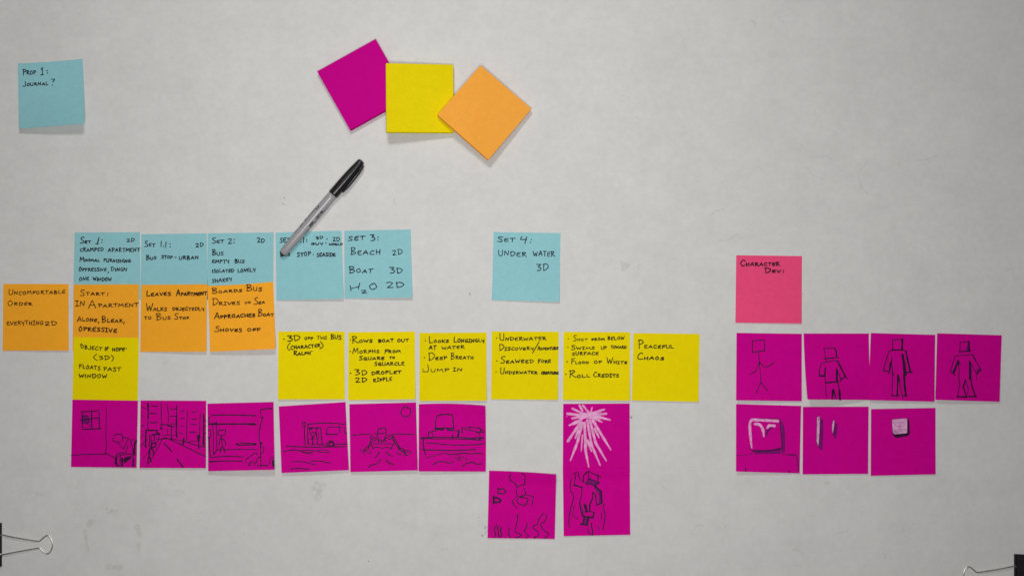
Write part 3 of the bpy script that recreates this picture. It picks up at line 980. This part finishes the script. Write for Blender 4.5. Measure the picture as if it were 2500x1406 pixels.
# ------------------------------------------------------------------ felt marker
def marker():
    tail = W(689.6, 620.2, 0.0052)
    top_ = W(883.6, 393.2, 0.0060)
    ax = (top_ - tail); L = ax.length * 1000
    ax.normalize()
    side = ax.cross(Vector((0, 0, 1))).normalized()      # to the lower right in the photograph
    up = side.cross(ax).normalized()
    root = empty('felt_marker', W(786, 507, 0))
    root.location.z = 0
    tag(root, 'grey felt marker with black cap lying across the teal sticky notes', 'marker')
    org = root.location.copy()
    zoff = 0.0003

    def P(s, r, phi):
        return tail + ax * (s * .001) + (up * math.cos(phi) + side * math.sin(phi)) * (r * .001) + Vector((0, 0, zoff))

    def lathe(name, prof, mat, parent, flute=None):
        n = 64
        V, F = [], []
        for s, r in prof:
            for i in range(n):
                a = 2 * math.pi * i / n
                rr = r
                if flute and flute[0] < s < flute[1]:
                    rr = r * (1 - 0.035 * (0.5 + 0.5 * math.cos(10 * a)) ** 2)
                V.append(P(s, rr, a))
        for k in range(len(prof) - 1):
            for i in range(n):
                j = (i + 1) % n
                F.append((k * n + i, k * n + j, k * n + n + j, k * n + n + i))
        F.append(tuple(range(n - 1, -1, -1)))
        F.append(tuple((len(prof) - 1) * n + i for i in range(n)))
        return mesh_obj(name, V, F, mat, parent, org, smooth=True)

    barrel_prof = [(0.5, 3.1), (0.6, 3.6), (1.2, 4.0), (3, 4.5), (8, 4.9), (14, 5.2), (22, 5.4), (32, 5.55), (50, 5.6), (70, 5.55), (84, 5.45), (89, 5.4)]

    def rad(s):
        for (a, ra), (b, rb) in zip(barrel_prof, barrel_prof[1:]):
            if a <= s <= b:
                return ra + (rb - ra) * (s - a) / (b - a)
        return 5.5
    barrel = lathe('barrel', barrel_prof, BARREL, root)
    lathe('end_plug', [(-1.6, 1.2), (-1.5, 2.2), (-1.1, 3.0), (-0.4, 3.55), (0.3, 3.75), (0.58, 3.8)], BLACK, root)
    cap = lathe('cap', [(88.3, 5.5), (88.5, 5.85), (89, 6.0), (91, 6.05), (92, 5.95), (100, 6.0), (108, 5.95), (116, 5.7), (124, 5.25), (130, 4.8), (L - 4, 4.35), (L - 1.6, 4.05), (L - .6, 3.5), (L - .15, 2.6), (L, 1.4)], BLACK, root, (93, 131))

    # pocket clip: a curved tongue along the cap's side, joined at the closed end
    path = [(97.2, 7.3), (98.2, 7.7), (104, 8.2), (112, 8.4), (120, 8.2), (127, 7.6), (132, 6.9), (134.6, 6.2), (135.6, 5.2)]
    V, F = [], []
    for s, d in path:
        hw = 2.1 if s > 99 else 1.7
        th = 1.5 if s < 126 else 1.5 + (s - 126) * 0.35
        for dd, zz in ((d, -hw + .5), (d, hw - .5), (d - .4, hw), (d - th, hw), (d - th, -hw), (d - .4, -hw)):
            V.append(tail + ax * (s * .001) + side * (dd * .001) + up * (zz * .001) + Vector((0, 0, zoff)))
    for k in range(len(path) - 1):
        for i in range(6):
            j = (i + 1) % 6
            F.append((k * 6 + i, k * 6 + j, k * 6 + 6 + j, k * 6 + 6 + i))
    F.append((5, 4, 3, 2, 1, 0)); F.append(tuple((len(path) - 1) * 6 + i for i in range(6)))
    mesh_obj('pocket_clip', V, F, BLACK, cap, org)

    # printing on the barrel: x runs from cap to tail, letters stand towards the lower right
    ink = Ink()
    script = ['~4.6,3.9 3.2,4.7 1.4,4.0 2.6,2.6 3.6,1.2 2,0 .1,.7', '5.6,4.5 5.3,0', '~5.4,1.2 6.6,2.2 7.2,1.4 7.4,0', '~10.2,2 8.7,2.1 8.4,.6 9.5,0 10.2,1.6 10.4,0',
              '11.7,2 11.6,0', '~11.6,1.2 12.6,2.1 13.3,1.8', '14.6,2 14.3,-1.6', '~14.5,1.4 15.8,2.2 16.7,1.2 15.8,0 14.5,.4', '18.4,2 18.2,0', '18.5,3 18.6,3.1',
              '~19.8,1 21.7,1.2 21.1,2.1 19.8,1.4 20.2,.1 22.2,.4']
    for st in script:
        sm, pts = parse(st)
        ink.stroke([(p[0] * 1.12, p[1] * .88) for p in pts], 0.78, smooth=sm, step=.5)
    PX = lambda x, y, l: P(70 - x, rad(70 - x) + 0.05 + l * 1000, math.radians(-64) + y / 5.6)
    parts = [(ink, PX)]
    t2 = Ink()
    write_word(t2, 'FINE', 0, 5.2, 0, 0, 2.0, 2.0, 0.6)
    parts.append((t2, lambda x, y, l: P(42 - x, rad(42 - x) + 0.05 + l * 1000, math.radians(-58) + (-y) / 5.6)))
    t3 = Ink()
    write_word(t3, 'Permanent', 0, 12, 0, 0, 2.1, 2.4, 0.62)
    write_word(t3, 'Marker', 15.4, 23, 0, 0, 2.1, 2.4, 0.62)
    parts.append((t3, lambda x, y, l: P(67 - x, rad(67 - x) + 0.05 + l * 1000, math.radians(31) + (-y) / 5.6)))
    t4 = Ink()
    t4.stroke([(-5, 1.6), (-2.5, 1.0), (0, -.6), (2, -1.8)], .5, smooth=True, step=.5)
    x = 1.0
    while x < 22:                                # fine print too small to read
        t4.stroke([(x, random.uniform(-.2, .2)), (x + .5, random.uniform(.5, .9)), (x + .9, random.uniform(-.1, .3))], .3, step=.4)
        x += random.choice((1.0, 1.2, 1.9))
    x = 27
    while x < 33:
        t4.stroke([(x, 0), (x + .5, .7), (x + .8, 0)], .3, step=.4)
        x += 1.2
    parts.append((t4, lambda x, y, l: P(67 - x, rad(67 - x) + 0.05 + l * 1000, math.radians(58) + y / 5.6)))
    t5 = Ink()
    for row in (0, 1.0, 2.0):
        x = 0
        while x < 5.4 - row:
            t5.stroke([(x, row), (x + .4, row + .5), (x + .7, row)], .28, step=.4)
            x += random.choice((.9, 1.0, 1.5))
    parts.append((t5, lambda x, y, l: P(31.5 - x, rad(31.5 - x) + 0.05 + l * 1000, math.radians(-66) + y / 5.4)))
    V, F = [], []
    for ik, pl in parts:
        b = len(V)
        V += [pl(x, y, l * .01) for x, y, l in ik.v]
        F += [tuple(b + i for i in f) for f in ik.f]
    mesh_obj('printing', V, F, PRINT, barrel, org)


marker()


# ------------------------------------------------------------------ binder clips on the two lower corners
def tube(path, r, n=10, closed=False):
    V, F = [], []
    N = len(path)
    for i, p in enumerate(path):
        a = path[max(i - 1, 0)]; b = path[min(i + 1, N - 1)]
        d = (b - a).normalized()
        s = d.cross(Vector((0, 0, 1)))
        s = s.normalized() if s.length > 1e-6 else Vector((1, 0, 0))
        t = s.cross(d)
        for k in range(n):
            an = 2 * math.pi * k / n
            V.append(p + (s * math.cos(an) + t * math.sin(an)) * r)
    for i in range(N - 1):
        for k in range(n):
            j = (k + 1) % n
            F.append((i * n + k, i * n + j, i * n + n + j, i * n + n + k))
    F.append(tuple(range(n - 1, -1, -1))); F.append(tuple((N - 1) * n + k for k in range(n)))
    return V, F


def smooth3(pts, k=8):
    out = []
    n = len(pts)
    for i in range(n - 1):
        p0 = pts[max(i - 1, 0)]; p1 = pts[i]; p2 = pts[i + 1]; p3 = pts[min(i + 2, n - 1)]
        for q in range(k):
            t = q / k
            out.append(0.5 * ((2 * p1) + (p2 - p0) * t + (2 * p0 - 5 * p1 + 4 * p2 - p3) * t * t + (3 * p1 - p0 - 3 * p2 + p3) * t ** 3))
    out.append(pts[-1])
    return out


def binder_clip():
    mm = 0.001
    root = empty('binder_clip', (0, 0, 0))
    V, F = [], []

    def addpart(v, f):
        b = len(V)
        V.extend(v); F.extend([tuple(b + i for i in q) for q in f])
    # folded spring-steel body: outline in x (into the sheet) and z, extruded across
    sec = [(0.2, 1.0), (-4, 2.2), (-30, 9.6), (-31.4, 9.0), (-31.8, 7.5), (-31.8, -16), (-31.4, -17.5), (-30, -18.1), (-4, -10.7), (0.2, -9.5)]
    inn = [(0.2, 0.35), (-4, 1.5), (-29.6, 8.8), (-30.6, 8.4), (-31.0, 7.3), (-31.0, -15.8), (-30.6, -16.9), (-29.6, -17.3), (-4, -10.0), (0.2, -8.85)]
    ys = [-24.7, 24.7]
    pv, pf = [], []
    for y in ys:
        for x, z in sec:
            pv.append(Vector((x, y, z)) * mm)
        for x, z in inn:
            pv.append(Vector((x, y, z)) * mm)
    n = len(sec)
    for i in range(n - 1):
        pf.append((i, i + 1, 2 * n + i + 1, 2 * n + i))
        pf.append((n + i + 1, n + i, 3 * n + i, 3 * n + i + 1))
        pf.append((i, n + i, n + i + 1, i + 1))
        pf.append((2 * n + i, 2 * n + i + 1, 3 * n + i + 1, 3 * n + i))
    pf.append((0, 2 * n, 3 * n, n)); pf.append((n - 1, 2 * n - 1, 4 * n - 1, 3 * n - 1))
    addpart(pv, pf)
    for zc in (1.45, -10.0):                      # rolled lips, open where the wire hooks in
        for y0, y1 in ((-24.7, -12.7), (-9.7, 9.7), (12.7, 24.7)):
            addpart(*tube([Vector((0, y0, zc)) * mm, Vector((0, y0 + .4, zc)) * mm, Vector((0, y1 - .4, zc)) * mm, Vector((0, y1, zc)) * mm], 1.35 * mm, 14))
    mesh_obj('body', V, F, STEEL_BLACK, root)
    pts = [(-1.0, -9.8, 1.6), (0, -11.5, 1.7), (2, -11.4, 2.0), (14, -8.9, 2.6), (30, -6.0, 2.0), (40, -4.3, 1.4), (43.2, -4.1, 1.3), (45.5, -5.2, 1.2), (50, -9.2, 1.0), (52.6, -10.3, .95), (55.2, -9.2, .9),
           (57.8, -5.2, .9), (58.9, 0, .9)]
    pts = pts + [(x, -y, z) for x, y, z in reversed(pts[:-1])]
    V, F = tube(smooth3([Vector(p) * mm for p in pts], 6), 0.78 * mm, 12)
    mesh_obj('handle', V, F, STEEL, root, smooth=True)
    return root


def clone(root):
    c = root.copy()
    COL.objects.link(c)
    for ch in root.children:
        d = ch.copy()
        COL.objects.link(d)
        d.parent = c
    return c


clip = binder_clip()
clip.location = W(3.2, 1328, 0)
tag(clip, 'black binder clip with silver wire handle at lower left edge', 'binder clip', 'binder clips holding the paper')
clip2 = clone(clip)
clip2.location = W(2477.0, 1404, 0)
clip2.rotation_euler = (0, 0, math.pi)
tag(clip2, 'black binder clip at lower right corner, cut by the frame', 'binder clip', 'binder clips holding the paper')


# ------------------------------------------------------------------ marks on the white paper
def flat(x, y, l):
    return W(x, y, 0.00004 + l)


st = Ink()
for pts in ([(1513, 634), (1526, 641), (1540, 646), (1533, 657), (1524, 663), (1518, 664), (1516, 650)],):
    st.fill(pts)
for pts, wd in (([(207, 1294), (210, 1315), (215, 1345)], 7), ([(217, 1278), (229, 1270)], 12), ([(262, 1249), (286, 1246)], 8), ([(264, 1383), (294, 1384)], 12),
                ([(335, 1286), (342, 1303)], 12), ([(339, 1329), (339, 1346)], 9), ([(765, 1190), (780, 1196), (774, 1220)], 14), ([(792, 1185), (772, 1178)], 10)):
    st.stroke([(a, b) for a, b in pts], wd, smooth=True, step=3, wob=.25)
s_o = st.build('stain', STAIN, paper, flat, Vector((0, 0, 0)))
sc = Ink()
for pts, wd in (([(1735, 527), (1748, 516), (1766, 511)], 4), ([(1756, 587), (1776, 587), (1800, 571)], 3.5), ([(2240, 392), (2265, 389), (2292, 378)], 3.5), ([(2118, 395), (2098, 425), (2102, 455), (2118, 475)], 3),
                ([(1970, 410), (1985, 430), (2010, 438)], 3), ([(1980, 384), (2020, 382), (2030, 392)], 3), ([(2205, 1290), (2210, 1310)], 4), ([(2018, 1180), (2030, 1176)], 7), ([(1935, 1340), (1955, 1345), (1960, 1355)], 4),
                ([(2225, 1275), (2232, 1280)], 4), ([(1940, 1378), (1956, 1384)], 4), ([(1250, 1205), (1262, 1201)], 3), ([(2045, 1300), (2070, 1295)], 3),
                ([(188, 1186), (196, 1172)], 2.5), ([(480, 1270), (492, 1268)], 4), ([(1080, 1340), (1092, 1338)], 4), ([(1610, 1180), (1622, 1190)], 4)):
    sc.stroke(pts, wd, smooth=True, step=3, wob=.3)
rr = random.Random(3)
for _ in range(30):                                # faint handling marks
    x, y = rr.uniform(30, 2470), rr.uniform(20, 1390)
    a = rr.uniform(0, 6.3)
    l = rr.uniform(3, 16)
    sc.stroke([(x, y), (x + l * math.cos(a), y + l * math.sin(a)), (x + 1.6 * l * math.cos(a + .5), y + 1.6 * l * math.sin(a + .5))], rr.uniform(1.4, 4.5), smooth=True, step=3, wob=.3)
sc.build('scuff', SCUFF, paper, flat, Vector((0, 0, 0)))
pc = Ink()
for pts, wd in (([(1538, 1018), (1544, 1018.5)], 1.0), ([(1540, 1014.5), (1543, 1021)], 1.0), ([(1543.4, 1015), (1539.6, 1021.4)], 1.0), ([(1147, 715), (1146, 718), (1148.5, 720.5)], 1.6),
                ([(1184, 1284), (1183, 1289), (1187, 1288)], 1.2), ([(1185, 1284.5), (1190, 1285)], .9), ([(1189, 1292), (1182, 1304)], .8), ([(1180, 1306), (1177, 1309), (1175, 1306), (1179, 1304)], 1.2), ([(1167, 1261), (1170, 1264)], 1.0),
                ([(1960, 718), (1959.4, 719.5)], 1.4), ([(261, 1241), (261.5, 1242)], 1.6), ([(1957, 355), (1958, 357)], 1.0), ([(595, 1301), (596, 1302)], 1.4), ([(899, 1368), (900, 1370)], 1.8), ([(690, 497), (694, 500)], 1.2), ([(693, 482), (695, 484)], 1.6)):
    pc.stroke(pts, wd, step=2)
pc.build('pencil_mark', PENCIL, paper, flat, Vector((0, 0, 0)))
